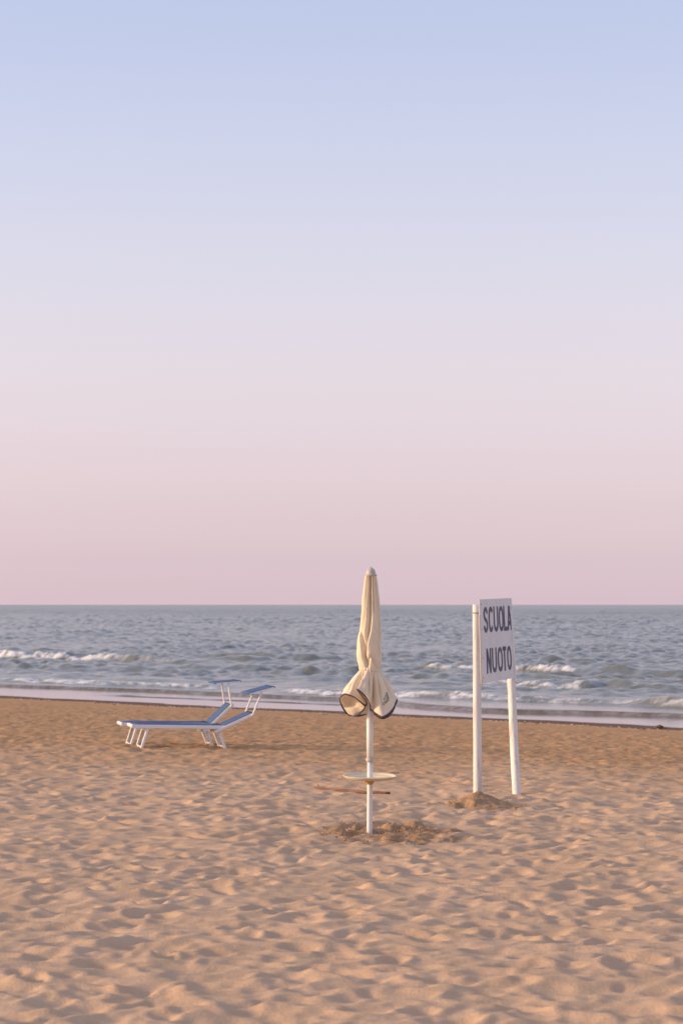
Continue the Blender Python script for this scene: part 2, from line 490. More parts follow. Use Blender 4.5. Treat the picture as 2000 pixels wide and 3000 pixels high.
def breaker(K, px0, px1, A, foam_px=None, front=0.42, back=2.2, soft=60, fstr=1.0, ahead=0.5, seed=0, wob=0.5):
    """a wave crest parallel to the shore between two photo columns; foam where it has broken"""
    global zw, foamA
    s0 = s_of(K, SEA_Z)
    t0, t1 = t_of(px0, s0), t_of(px1, s0)
    sc = s0 + wob * perlin(Tt * 0.16 + 5 * seed, Tt * 0 + 1.7 * seed, 90 + seed) * 2 + 0.25 * perlin(Tt * 0.7, Tt * 0 + seed, 93)
    ds = S - sc
    sw = soft / F * s0 * 1.4
    env = sstep(t0 - sw, t0 + sw, Tt) * (1 - sstep(t1 - sw, t1 + sw, Tt))
    env = env * (0.85 + 0.35 * perlin(Tt * 0.45, Tt * 0 + 3.3 + seed, 95))
    prof = np.where(ds > 0, np.exp(-(ds / back) ** 2), np.exp(-(ds / front) ** 2))
    trough = -0.22 * np.exp(-((ds + front * 2.6) / (front * 1.9)) ** 2)
    zw += A * env * (prof + trough)
    if foam_px:
        f0, f1 = t_of(foam_px[0], s0), t_of(foam_px[1], s0)
        fe = sstep(f0 - sw * .5, f0 + sw * .5, Tt) * (1 - sstep(f1 - sw * .7, f1 + sw * .7, Tt))
        band = sstep(-ahead - .25, -ahead + .25, ds + .45 * lump) * (1 - sstep(-0.05, 0.40, ds + 0.5 * lump))
        f = fe * band * fstr
        foamA = np.maximum(foamA, np.clip(f * (0.62 + 1.5 * lump2 + .9 * lump), 0, 1))
        zw += f * (0.07 * np.clip(lump + .3, 0, 2) + 0.07 * lump2) * (A / 0.3)
# far line: foam at the left and right, swell between
breaker(0.0266, -300, 400, 0.34, (-300, 345), seed=1, fstr=1.45, ahead=.6)
breaker(0.0266, 380, 640, 0.20, (330, 560), fstr=.35, seed=1)
breaker(0.0264, 1290, 1680, 0.31, (1275, 1690), seed=2, soft=30, fstr=1.35)
breaker(0.0264, 1690, 2300, 0.27, None, seed=2, front=.55)
breaker(0.0238, 600, 960, 0.28, None, seed=3, front=.6)
breaker(0.0252, 640, 760, 0.26, None, seed=4, front=.6)
breaker(0.0290, 560, 760, 0.22, None, seed=5, front=.55)
breaker(0.0300, 830, 1020, 0.17, None, seed=6, front=.55)
breaker(0.0222, 1500, 1750, 0.17, None, seed=7, front=.8)
# second line
breaker(0.0318, 1450, 1760, 0.21, (1440, 1745), seed=8, soft=40)
breaker(0.0316, 1760, 2300, 0.17, None, seed=8, front=.5)
breaker(0.0312, -300, 420, 0.16, None, seed=9, front=.6)
# spent foam near the beach
breaker(0.0377, -300, 640, 0.11, (-300, 700), seed=10, front=.45, back=1.3, wob=.4, fstr=1.1)
breaker(0.0386, 820, 1080, 0.16, (820, 1080), seed=11, front=.4, back=1.2, wob=.3)
breaker(0.0379, 1080, 1480, 0.17, (1080, 1500), seed=12, front=.4, back=1.3, wob=.35)
breaker(0.0381, 1480, 2300, 0.17, (1480, 1900), seed=13, front=.4, back=1.4, wob=.35, fstr=.6)
breaker(0.0384, 1880, 2300, 0.12, (1890, 2300), seed=14, front=.4, back=1.4, wob=.3, fstr=.5)
breaker(0.0360, 200, 520, 0.10, None, seed=15, front=.5)
# lacy remains of foam drifting in
lace = sstep(0.30, 0.62, 1 - np.abs(fbm(X * .9, Y * .55, 3, 99)) * 3.2) * sstep(44.5, 47, S) * (1 - sstep(53, 62, S))
foamA = np.maximum(foamA, 0.22 * lace * sstep(-.1, .5, perlin(X * .25, Y * .2, 98)))
# swash edge on the sand
tl = t_of(0, 45); tm = t_of(820, 44); tr = t_of(1300, 42.5); te = t_of(2000, 43)
s_edge = np.interp(Tt, [tl - 20, tl, t_of(500, 45), tm, tr, te, te + 20],
                   [s_of(.0398, -.71), s_of(.0399, -.71), s_of(.0396, -.71), s_of(.0405, -.71), s_of(.0429, -.70), s_of(.0416, -.70), s_of(.0412, -.70)])
s_edge = s_edge + 0.22 * np.sin(Tt * .55) + 0.30 * perlin(Tt * 0.5, Tt * 0 + .3, 101) + 0.12 * perlin(Tt * 1.7, Tt * 0, 102)
sandz = base_z(S)
dS = S - s_edge
sheet = sandz + 0.004 + 0.075 * sstep(0.0, 0.18, dS) + 0.02 * sstep(0, 4, dS)
Zs = np.maximum(SEA_Z + zw, sheet)
Zs = np.where(dS < 0, np.minimum(Zs, sandz - 0.10 * sstep(0, .3, -dS) + 0.004), Zs)
foamA = np.maximum(foamA, 0.25 * np.exp(-((dS - .12) / .10) ** 2) * sstep(0.05, .4, lump2 + .2))
shal = 1 - sstep(42.5, 51, S)
shal = np.maximum(shal, 0)
ripple = 0.08 + 0.05 * sstep(43, 52, S) + 0.13 * sstep(80, 600, S)
silt = np.exp(-((dS - .30) / .38) ** 2) * np.clip(.75 + .9 * lump, .1, 1)
me = grid_mesh('sea', X, Y, Zs, {'foam': foamA, 'shallow': shal, 'ripple': ripple, 'silt': silt})
tag(link('sea', me, M_SEA), kind='structure')

# ------------------------------------------------------------------ generic part builders (world coordinates, parent kept at its own place)
def from_bm(name, bm, mat, parent, smooth=False, origin=Vector((0, 0, 0))):
    bmesh.ops.recalc_face_normals(bm, faces=bm.faces)
    bmesh.ops.translate(bm, vec=-origin, verts=bm.verts)
    me = bpy.data.meshes.new(name); bm.to_mesh(me); bm.free()
    o = link(name, me, mat, None, smooth)
    if parent is not None: o.parent = parent
    return o

def tube(bm, pts, radii, seg=12, cap=True, jitter=None):
    pts = [Vector(p) for p in pts]
    rings = []
    prev = None
    for i, p in enumerate(pts):
        d = (pts[min(i + 1, len(pts) - 1)] - pts[max(i - 1, 0)]).normalized()
        if prev is None:
            a = Vector((0, 0, 1)) if abs(d.z) < 0.9 else Vector((1, 0, 0))
            u = d.cross(a).normalized()
        else:
            u = (prev - d * prev.dot(d)).normalized()
        prev = u
        v = d.cross(u)
        r = radii[i] if hasattr(radii, '__len__') else radii
        ring = []
        for j in range(seg):
            q = 2 * math.pi * j / seg
            rr = r * (1 + (jitter[j] if jitter else 0))
            ring.append(bm.verts.new(p + (u * math.cos(q) + v * math.sin(q)) * rr))
        rings.append(ring)
    for a, b_ in zip(rings, rings[1:]):
        for j in range(seg):
            bm.faces.new((a[j], a[(j + 1) % seg], b_[(j + 1) % seg], b_[j]))
    if cap:
        bm.faces.new(list(reversed(rings[0]))); bm.faces.new(rings[-1])

def bar(bm, p, q, w, h, upv=Vector((0, 0, 1)), bev=0.15):
    """a rectangular rail from p to q with chamfered edges"""
    p, q = Vector(p), Vector(q)
    d = (q - p).normalized(); side = d.cross(upv).normalized(); up = side.cross(d)
    c = bev * min(w, h)
    prof = [(-w/2 + c, -h/2), (w/2 - c, -h/2), (w/2, -h/2 + c), (w/2, h/2 - c), (w/2 - c, h/2), (-w/2 + c, h/2), (-w/2, h/2 - c), (-w/2, -h/2 + c)]
    r0 = [bm.verts.new(p + side * a + up * b_) for a, b_ in prof]
    r1 = [bm.verts.new(q + side * a + up * b_) for a, b_ in prof]
    for j in range(8): bm.faces.new((r0[j], r0[(j + 1) % 8], r1[(j + 1) % 8], r1[j]))
    bm.faces.new(list(reversed(r0))); bm.faces.new(r1)

def lathe(bm, base, prof, seg=32, axis=Vector((0, 0, 1))):
    ax = axis.normalized(); u = ax.orthogonal().normalized(); v = ax.cross(u)
    rings = []
    for r, z in prof:
        if r < 1e-5: rings.append([bm.verts.new(base + ax * z)])
        else: rings.append([bm.verts.new(base + ax * z + (u * math.cos(2*math.pi*j/seg) + v * math.sin(2*math.pi*j/seg)) * r) for j in range(seg)])
    for a, b_ in zip(rings, rings[1:]):
        for j in range(seg):
            k_ = (j + 1) % seg
            if len(a) == 1 and len(b_) == 1: continue
            if len(a) == 1: bm.faces.new((a[0], b_[k_], b_[j]))
            elif len(b_) == 1: bm.faces.new((a[j], a[k_], b_[0]))
            else: bm.faces.new((a[j], a[k_], b_[k_], b_[j]))

# ------------------------------------------------------------------ beach umbrella
YU = 19.6
PXM = F / YU
base = at(1082, 2435, YU)
zb = gz(base.x, YU)
U = empty('beach_umbrella', (base.x, YU, zb))
tag(U, 'closed cream canvas beach umbrella with dark purple piping on a white pole', 'umbrella')
UO = U.location.copy()
def up(px, py, dy=0.0): return at(px, py, YU + dy) * 1.0
bm = bmesh.new()
tube(bm, [Vector((base.x, YU, zb - 0.25)), up(1082, 2435), up(1083, 2330), up(1083.5, 2226)], [0.0245] * 4, 20)
o = from_bm('lower_pole', bm, M_POLE, U, True, UO)
bm = bmesh.new()
tube(bm, [up(1083.5, 2226), up(1083, 2150), up(1083, 2050), up(1083, 2000), up(1085, 1800), up(1086, 1690)], [0.0295, 0.0295, 0.0295, 0.022, 0.016, 0.010], 20)
from_bm('upper_pole', bm, M_POLE, U, True, UO)
bm = bmesh.new()
c = up(1083.5, 2230)
lathe(bm, c, [(0.0250, -.004), (0.034, -.004), (0.036, 0.0), (0.036, 0.022), (0.033, 0.030), (0.0300, 0.032)], 28)
from_bm('joint_collar', bm, M_CAP, U, True, UO)

# canopy body: silhouette half-widths in photo pixels
SIL = [(1684, 1069.5, 1102.5), (1695, 1067, 1104.5), (1709, 1065, 1106.5), (1730, 1062, 1109), (1755, 1059.5, 1112), (1801, 1058, 1115), (1830, 1055, 1116),
       (1847, 1052.7, 1116), (1870, 1047, 1116.5), (1892, 1045, 1116.5), (1915, 1044, 1117), (1938, 1046.5, 1117.5), (1950, 1050, 1115.5), (1963, 1053, 1113.5)]
sy = [a for a, _, _ in SIL]; sl = [b_ for _, b_, _ in SIL]; sr = [c_ for _, _, c_ in SIL]
# grooves: list of (photo y, position across the front -1..1), depth m, width rad, sharp side
GRV = [([(1690, -.10), (1760, -.12), (1830, -.18), (1870, -.22)], .026, .12, 1),
       ([(1690, .12), (1760, .12), (1800, .08), (1850, -.02), (1900, -.25), (1935, -.38)], .034, .16, 1),
       ([(1690, .45), (1760, .40), (1800, .36)], .022, .09, 1),
       ([(1700, .60), (1780, .70), (1850, .76), (1925, .80)], .042, .13, -1),
       ([(1690, -.52), (1740, -.50), (1800, -.62), (1850, -.8)], .020, .14, 1),
       ([(1858, -.86), (1880, -.72), (1910, -.55), (1935, -.42), (1950, -.32)], .042, .20, -1),
       ([(1925, .12), (1940, -.08), (1955, -.22)], .028, .16, 1),
       ([(1925, .16), (1942, .38), (1958, .55)], .024, .18, -1),
       ([(1690, .86), (1780, .92), (1880, .95)], .012, .12, 1),
       ([(1690, -.85), (1780, -.88), (1840, -.93)], .010, .12, 1)]
NTH, NZ = 240, 120
def canopy_ring(py, th):
    l, r = np.interp(py, sy, sl), np.interp(py, sy, sr)
    cx, hw = (l + r) / 2, (r - l) / 2 / PXM
    rad = np.full_like(th, hw)
    for pts, dep, wid, sh in GRV:
        ya = [p[0] for p in pts]; ua = [p[1] for p in pts]
        win = sstep(ya[0] - 14, ya[0] + 12, py) * (1 - sstep(ya[-1] - 14, ya[-1] + 12, py))
        if win <= 0: continue
        g = -math.acos(max(-1, min(1, np.interp(py, ya, ua))))
        d = (th - g + np.pi) % (2 * np.pi) - np.pi
        w = np.where(d * sh > 0, wid * .28, wid * 1.7)
        rad -= dep * win * np.exp(-(d / w) ** 2)
    # pleats at the back and fine gathers towards the top and the tie
    back = 0.5 - 0.5 * np.sin(-th) if False else sstep(-0.1, 0.5, np.sin(th))
    rad -= back * 0.012 * (0.5 + 0.5 * np.cos(th * 9 + py * .01))
    rad -= 0.0045 * np.abs(np.sin(th * 6.5 + 0.006 * py)) ** .5 * (1 - sstep(1740, 1880, py))
    rad -= 0.004 * (1 + np.cos(th * 23 + 1.0)) * sstep(1945, 1962, py)
    rad += 0.003 * perlin(th * 2.2, np.full_like(th, py * 0.03), 111)
    return cx, rad
th = -2 * np.pi * np.arange(NTH) / NTH                 # right -> front -> left -> back
verts = []; faces = []
pys = np.concatenate([np.linspace(1684, 1950, NZ - 20), np.linspace(1952, 1963, 20)])
for py in pys:
    cx, rad = canopy_ring(py, th)
    c = up(cx, py)
    for t_, r_ in zip(th, rad):
        verts.append((c.x + r_ * math.cos(t_), c.y + r_ * math.sin(t_) * 0.95, c.z))
# skirt: a loft from the tie to the hem (photo x, y, depth offset m, ring angle)
HEM = [(1162, 2049, .00, 0), (1157, 2065, -.05, 12), (1148, 2079, -.10, 22), (1133, 2094, -.14, 34), (1118, 2100, -.15, 44), (1103, 2091, -.12, 54),
       (1091, 2082, -.075, 64), (1085, 2079, -.075, 72), (1083.5, 2066, -.12, 80), (1078, 2052, -.15, 88), (1068, 2038, -.18, 96), (1056, 2027, -.19, 103),
       (1045, 2019, -.185, 109), (1053, 2030, -.16, 114), (1066, 2045, -.12, 119), (1074, 2060, -.09, 125), (1069, 2067, -.075, 132), (1056, 2057, -.11, 140),
       (1037, 2042, -.14, 150), (1020, 2036, -.15, 158), (1008, 2034, -.12, 166), (998, 2042, -.06, 176), (996, 2055, .0, 186), (1006, 2077, .05, 196),
       (1020, 2094, .07, 206), (1036, 2098, .08, 216), (1053, 2097, .09, 228), (1072, 2092, .09, 242), (1084, 2083, .055, 262), (1100, 2090, .10, 285),
       (1125, 2096, .13, 305), (1148, 2080, .10, 330), (1160, 2060, .05, 348)]
hp = np.array([list(up(a, b_, d)) for a, b_, d, _ in HEM]); ha = np.array([a for _, _, _, a in HEM], float)
def catmull(q):
    n_ = len(HEM); aa = np.concatenate([ha, [360.0]])
    i = int(np.searchsorted(aa, q, 'right') - 1); i = min(max(i, 0), n_ - 1)
    t_ = (q - aa[i]) / (aa[i + 1] - aa[i])
    p0, p1, p2, p3 = hp[(i - 1) % n_], hp[i], hp[(i + 1) % n_], hp[(i + 2) % n_]
    return 0.5 * ((2 * p1) + (-p0 + p2) * t_ + (2*p0 - 5*p1 + 4*p2 - p3) * t_**2 + (-p0 + 3*p1 - 3*p2 + p3) * t_**3)
hem = np.array([catmull(360.0 * j / NTH) for j in range(NTH)])
ring0 = np.array(verts[-NTH:])
NV = 46
cen = np.array(list(up(1083, 1963)))
wr = np.array([0.6 * perlin(np.array([j * 0.16]), np.array([0.5]), 121)[0] + .4 * math.sin(j * .42) for j in range(NTH)])
for v_ in range(1, NV + 1):
    f = v_ / NV
    p = ring0 * (1 - f) + hem * f
    outw = p - cen; outw[:, 2] = 0; outw /= np.maximum(np.linalg.norm(outw, axis=1)[:, None], 1e-4)
    bul = math.sin(f * math.pi)
    wr2 = np.array([perlin(np.array([j * 0.11 + 3]), np.array([f * 3.2]), 123)[0] for j in range(NTH)])
    sk = np.array([abs(math.sin(j * .19 + .6 + 1.1 * f)) for j in range(NTH)])
    p = p + outw * (0.016 * bul + 0.016 * bul * wr[:, None] + 0.018 * bul * wr2[:, None] - 0.042 * bul * (1 - sk[:, None]) ** 2.5)
    fold = np.array([(1.3 - 2.0 * abs(math.sin(j * .23 + 1.4 * f)) ** .7 + .5 * math.sin(j * .61 - 5.0 * f)) * sstep(118, 126, j) * (1 - sstep(158, 170, j)) for j in range(NTH)])
    p = p + outw * (0.026 * f * (1 - f ** 6) * fold[:, None])
    verts.extend(map(tuple, p))
nr = len(verts) // NTH
for i in range(nr - 1):
    for j in range(NTH):
        j2 = (j + 1) % NTH
        faces.append((i * NTH + j, i * NTH + j2, (i + 1) * NTH + j2, (i + 1) * NTH + j))
vv = [Vector(v) - UO for v in verts]
me = bpy.data.meshes.new('canopy'); me.from_pydata([tuple(v) for v in vv], [], faces); me.update()
canopy = link('canopy', me, M_CANVAS); canopy.parent = U
canopy['label'] = 'cream canvas canopy furled and tied round the middle'
bvh = BVHTree.FromPolygons([UO + v for v in vv], faces)
# piping along the hem
bm = bmesh.new()
pts = [Vector(p) - UO for p in hem]
rings = []
for j in range(NTH):
    d = (pts[(j + 1) % NTH] - pts[j - 1]).normalized()
    u = d.cross(Vector((0.3, 1, 0.2))).normalized(); v = d.cross(u)
    rr = 0.0062 + .0018 * math.sin(j * .3)
    rings.append([bm.verts.new(pts[j] + (u * math.cos(q * math.pi / 4) + v * math.sin(q * math.pi / 4)) * rr) for q in range(8)])
for j in range(NTH):
    a, b_ = rings[j], rings[(j + 1) % NTH]
    for q in range(8): bm.faces.new((a[q], a[(q + 1) % 8], b_[(q + 1) % 8], b_[q]))
o = from_bm('piping', bm, M_PIPE, canopy, True)
# second flounce of piping seen below the right lobe
bm = bmesh.new()
tube(bm, [up(a, b_, d) - UO for a, b_, d in [(1089, 2082, -.085), (1100, 2093, -.09), (1112, 2101, -.10), (1122, 2102, -.11), (1134, 2097, -.10), (1147, 2083, -.07), (1156, 2071, -.03)]],
     [.008, .011, .014, .017, .018, .016, .007], 8)
from_bm('hem_fold', bm, M_PIPE, canopy, True)
# crumpled lining seen inside the left pouch
LV = [(1000, 2047, -.03), (1022, 2042, .01), (1043, 2045, -.03), (1066, 2066, -.060), (1069, 2071, -.05), (1055, 2084, -.045), (1050, 2092, -.01), (1036, 2096, -.02), (1020, 2092, .0),
      (1005, 2072, .0), (1024, 2061, .055), (1031, 2077, -.040), (1046, 2070, -.025)]
LF = [(0, 1, 10), (1, 2, 10), (2, 12, 10), (2, 3, 12), (3, 4, 12), (4, 5, 12), (12, 5, 11), (10, 12, 11), (0, 10, 9), (9, 10, 11), (9, 11, 8), (8, 11, 7), (11, 5, 7), (5, 6, 7)]
bm = bmesh.new()
lv = [bm.verts.new(up(*p) - UO) for p in LV]
for f in LF: bm.faces.new([lv[i] for i in f])
bmesh.ops.subdivide_edges(bm, edges=bm.edges[:], cuts=3, use_grid_fill=True)
bmesh.ops.triangulate(bm, faces=bm.faces[:])
for _ in range(2): bmesh.ops.smooth_vert(bm, verts=[v for v in bm.verts if not v.is_boundary], factor=.4, use_axis_x=True, use_axis_y=True, use_axis_z=True)
from_bm('lining', bm, M_CANVAS, canopy, True)
bm = bmesh.new()
tube(bm, [up(a, b_, d) - UO for a, b_, d in [(1069, 2070, -.055), (1064, 2080, -.05), (1056, 2088, -.045), (1049, 2094, -.03), (1040, 2097.5, -.015), (1028, 2096, .0)]], [.004, .007, .008, .009, .008, .006], 8)
from_bm('hem_fold', bm, M_PIPE, canopy, True)
# tie strap
bm = bmesh.new()
cx, rad = canopy_ring(1960.5, th)
c = up(cx, 1960.5)
vs_ = []
for k_, dz in enumerate((-.012, -.006, .006, .012)):
    for j in range(0, NTH, 3):
        rr = rad[j] + (0.004 if k_ in (0, 3) else 0.0065)
        vs_.append(bm.verts.new(Vector((c.x + rr * math.cos(th[j]), c.y + rr * .95 * math.sin(th[j]), c.z + dz - .016 * math.cos(th[j]) * .5)) - UO))
m_ = NTH // 3
for k_ in range(3):
    for j in range(m_): bm.faces.new((vs_[k_*m_+j], vs_[k_*m_+(j+1) % m_], vs_[(k_+1)*m_+(j+1) % m_], vs_[(k_+1)*m_+j]))
from_bm('tie_strap', bm, M_CANVAS, U, True)
# finial
bm = bmesh.new()
c = up(1086, 1687)
lathe(bm, c - UO, [(0.0, 0.0), (.053, 0.0), (.055, .004), (.053, .010), (.044, .012), (.043, .022), (.038, .044), (.028, .060), (.014, .069), (.006, .072), (.0055, .078), (0, .080)], 32)
from_bm('finial', bm, M_CAP, U, True)
# printed emblem: a sailing boat in a few strokes, laid on the cloth
def on_cloth(cx_, cy_):
    p = at(980 + cx_ / 7.84, 1960 + cy_ / 7.84, YU)
    o_ = Vector((0, 0, CAM_H)); d = (p - o_).normalized()
    hit, nrm, _, _ = bvh.ray_cast(o_, d)
    return (hit if hit else p) - d * 0.003
bm = bmesh.new()
def stroke(pl, w):
    for (x0, y0), (x1, y1) in zip(pl, pl[1:]):
        n_ = max(2, int(math.hypot(x1 - x0, y1 - y0) / 18))
        L = math.hypot(x1 - x0, y1 - y0); nx_, ny_ = -(y1 - y0) / L * w / 2, (x1 - x0) / L * w / 2
        prev = None
        for i in range(n_ + 1):
            x = x0 + (x1 - x0) * i / n_; y = y0 + (y1 - y0) * i / n_
            a = bm.verts.new(on_cloth(x + nx_, y + ny_) - UO); b_ = bm.verts.new(on_cloth(x - nx_, y - ny_) - UO)
            if prev: bm.faces.new((prev[0], a, b_, prev[1]))
            prev = (a, b_)
stroke([(1196, 525), (1236, 660)], 16); stroke([(1194, 530), (1125, 720)], 13); stroke([(1185, 600), (1190, 690)], 11); stroke([(1208, 590), (1216, 665)], 11)
stroke([(1125, 720), (1150, 690), (1175, 700)], 12); stroke([(1195, 690), (1240, 660)], 12)
stroke([(1105, 785), (1180, 735), (1250, 672)], 15); stroke([(1115, 830), (1190, 762), (1252, 705)], 15); stroke([(1105, 785), (1112, 828)], 12); stroke([(1150, 770), (1185, 745)], 10)
from_bm('emblem', bm, M_PRINT, canopy)

# ------------------------------------------------------------------ tray table clamped to the pole
c = at(1082.5, 2281, YU)
TT = empty('tray_table', (c.x, YU, c.z))
tag(TT, 'round ivory plastic tray table clamped to the umbrella pole', 'table')
ax = Vector((0.012, -0.035, 1)).normalized()
bm = bmesh.new()
RT = 156.0 / 2 / PXM
lathe(bm, Vector((0, 0, 0)), [(.027, .004), (RT - .025, .002), (RT - .012, .010), (RT - .001, .024), (RT + .002, .026), (RT + .002, .029), (RT - .005, .029), (RT - .012, .016), (RT - .03, .012), (.027, .012), (.027, .004)], 64, ax)
from_bm('tray', bm, M_PLASTIC, TT, True)
bm = bmesh.new()
lathe(bm, Vector((0, 0, 0)), [(.0247, -.050), (.030, -.050), (.033, -.044), (.043, -.014), (.047, -.002), (.047, .004), (.026, .004)], 28, ax)
from_bm('clamp_collar', bm, M_AMBER, TT, True)

# ------------------------------------------------------------------ sign
YL, YR = 22.75, 24.0
lb = at(1398.5, 2340, 22.80); rb = at(1513, 2322, 23.95)
zl = gz(lb.x, 22.80)
SG = empty('beach_sign', (lb.x, 22.80, zl))
tag(SG, 'white board sign lettered SCUOLA NUOTO on two white wooden posts', 'sign')
SO = SG.location.copy()
jit = [rng.normal(0, .035) for _ in range(16)]
bm = bmesh.new()
pl = [Vector((lb.x, 22.8, zl - .4))] + [at(x, y_, 22.80) for x, y_ in [(1398.5, 2338), (1397.8, 2250), (1397, 2150), (1396.6, 2050), (1396, 1960), (1395.5, 1880), (1394.6, 1800), (1394.4, 1771)]]
tube(bm, pl, [.0465, .0455, .0445, .0435, .043, .0425, .042, .0410, .040], 16, True, jit)
from_bm('post', bm, M_POST, SG, True, SO)
bm = bmesh.new()
pr = [at(1514, 2345, 23.64), at(1513, 2322, 23.66), at(1508, 2240, 23.76), at(1503.5, 2140, 23.85), at(1500, 2060, 23.91), at(1496.5, 1985, 23.95), at(1493, 1900, 23.95), at(1489, 1800, 23.95)]
pr[0].z -= .25
tube(bm, pr, [.046, .0455, .0445, .044, .0435, .043, .0425, .042], 16, True, jit[::-1])
from_bm('post', bm, M_POST, SG, True, SO)
bm = bmesh.new()
pts = [at(1394.6, 1794, 22.80) + Vector((math.cos(a) * .0425, math.sin(a) * .0425, .010 * math.sin(a * 1.0 + 1))) for a in np.linspace(0, 2 * math.pi, 25)]
tube(bm, pts, .0035, 6, False)
pts = [at(1394.6, 1798, 22.80) + Vector((math.cos(a) * .0425, math.sin(a) * .0425, .014 * math.sin(a * 1.0 - 2))) for a in np.linspace(0, 2 * math.pi, 25)]
tube(bm, pts, .0030, 6, False)
from_bm('wire_tie', bm, M_RUST, SG, True, SO)
# board (slightly warped): bilinear between its corners
TL, TR, BL, BR = at(1402, 1756, YL), at(1496, 1752, YR), at(1408, 2003.5, YL), at(1509.5, 1985, YR)
bn = (BL - TL).cross(TR - TL).normalized()
if bn.y > 0: bn = -bn
def bpt(u, v, off=0.0): return (TL * (1 - u) + TR * u) * (1 - v) + (BL * (1 - u) + BR * u) * v + bn * off
bm = bmesh.new()
def panel(bm, f0, f1, nu=10, nv=8):
    a = [[bm.verts.new(bpt(i / nu, j / nv, f1)) for i in range(nu + 1)] for j in range(nv + 1)]
    b_ = [[bm.verts.new(bpt(i / nu, j / nv, f0)) for i in range(nu + 1)] for j in range(nv + 1)]
    for j in range(nv):
        for i in range(nu):
            bm.faces.new((a[j][i], a[j][i+1], a[j+1][i+1], a[j+1][i])); bm.faces.new((b_[j][i], b_[j+1][i], b_[j+1][i+1], b_[j][i+1]))
    for i in range(nu):
        bm.faces.new((a[0][i], b_[0][i], b_[0][i+1], a[0][i+1])); bm.faces.new((a[nv][i], a[nv][i+1], b_[nv][i+1], b_[nv][i]))
    for j in range(nv):
        bm.faces.new((a[j][0], a[j+1][0], b_[j+1][0], b_[j][0])); bm.faces.new((a[j][nu], b_[j][nu], b_[j+1][nu], a[j+1][nu]))
panel(bm, -.006, .006)
board = from_bm('board', bm, M_BOARD, SG, False, SO)
# worn brown left edge of the board
bm = bmesh.new()
prevs = None
for j in range(41):
    v = .18 + .82 * j / 40
    w = .002 + .004 * abs(math.sin(j * 1.7)) + (.008 if j > 37 else 0)
    a = bpt(0, v, .0085) ; e = (TR - TL).normalized()
    q = [bm.verts.new(a - e * .003), bm.verts.new(a + e * w), bm.verts.new(bpt(0, v, .004) + e * w * .2), bm.verts.new(bpt(0, v, .004) - e * .003)]
    if prevs:
        for i in range(4): bm.faces.new((prevs[i], q[i], q[(i + 1) % 4], prevs[(i + 1) % 4]))
    else: bm.faces.new(q)
    prevs = q
bm.faces.new(prevs)
from_bm('worn_edge', bm, M_EDGE, board, False, SO)
# screws
for u, v in ((.045, .06), (.05, .36), (.05, .70), (.05, .93), (.955, .12), (.955, .5), (.955, .9)):
    bm = bmesh.new()
    lathe(bm, bpt(u, v, .006) , [(.009, -.002), (.009, .002), (.006, .004), (0, .0045)], 10, bn)
    from_bm('screw', bm, M_RUST, board, False, SO)

def ell(cx, cy, rx, ry, a0, a1, n_=22): return [(cx + rx * math.cos(R(a)), cy + ry * math.sin(R(a))) for a in np.linspace(a0, a1, n_)]
def sup(cx, cy, rx, ry, a0, a1, n_=40, e=0.8):
    r_ = []
    for a in np.linspace(a0, a1, n_):
        c_, s_ = math.cos(R(a)), math.sin(R(a))
        r_.append((cx + rx * math.copysign(abs(c_) ** e, c_), cy + ry * math.copysign(abs(s_) ** e, s_)))
    return r_
def glyph(ch, w, h, sw):
    """centre lines (x right, y down) inside w x h for a stroke of width sw"""
    a = sw / 2; x0, x1, y0, y1 = a, w - a, a, h - a; cx = w / 2; ry = (x1 - x0) * .55
    if ch == 'O': return [(sup(cx, h / 2, cx - a, h / 2 - a, 0, 360, 56, .86), True)]
    if ch == 'C': return [(sup(cx, h / 2, cx - a, h / 2 - a, -38, -322, 48, .86), False)]
    if ch == 'U': return [([(x0, 0), (x0, y1 - ry)] + ell(cx, y1 - ry, cx - a, ry, 180, 0)[1:] + [(x1, 0)], False)]
    if ch == 'L': return [([(x0, 0), (x0, h)], False), ([(x0 + a, y1), (w, y1)], False)]
    if ch == 'T': return [([(0, y0), (w, y0)], False), ([(cx, y0 + a), (cx, h)], False)]
    if ch == 'N': return [([(x0, 0), (x0, h)], False), ([(x1, 0), (x1, h)], False), ([(x0 + a * .2, a * .8), (x1 - a * .2, h - a * .8)], False)]
    if ch == 'A': return [([(a * .9, h), (cx - a * .25, 0)], False), ([(w - a * .9, h), (cx + a * .25, 0)], False), ([(w * .26, h * .70), (w * .74, h * .70)], False)]
    if ch == 'S':
        r1 = h * .25
        top = ell(cx, y0 + r1 * .92, cx - a, r1 * .92, -12, -180, 22)
        m1 = [(x0 + .06 * w, h * .36), (w * .30, h * .45), (w * .70, h * .55), (x1 - .05 * w, h * .64)]
        bot = ell(cx, y1 - r1 * .92, cx - a, r1 * .92, 0, 168, 22)
        return [(top + m1 + bot, False)]
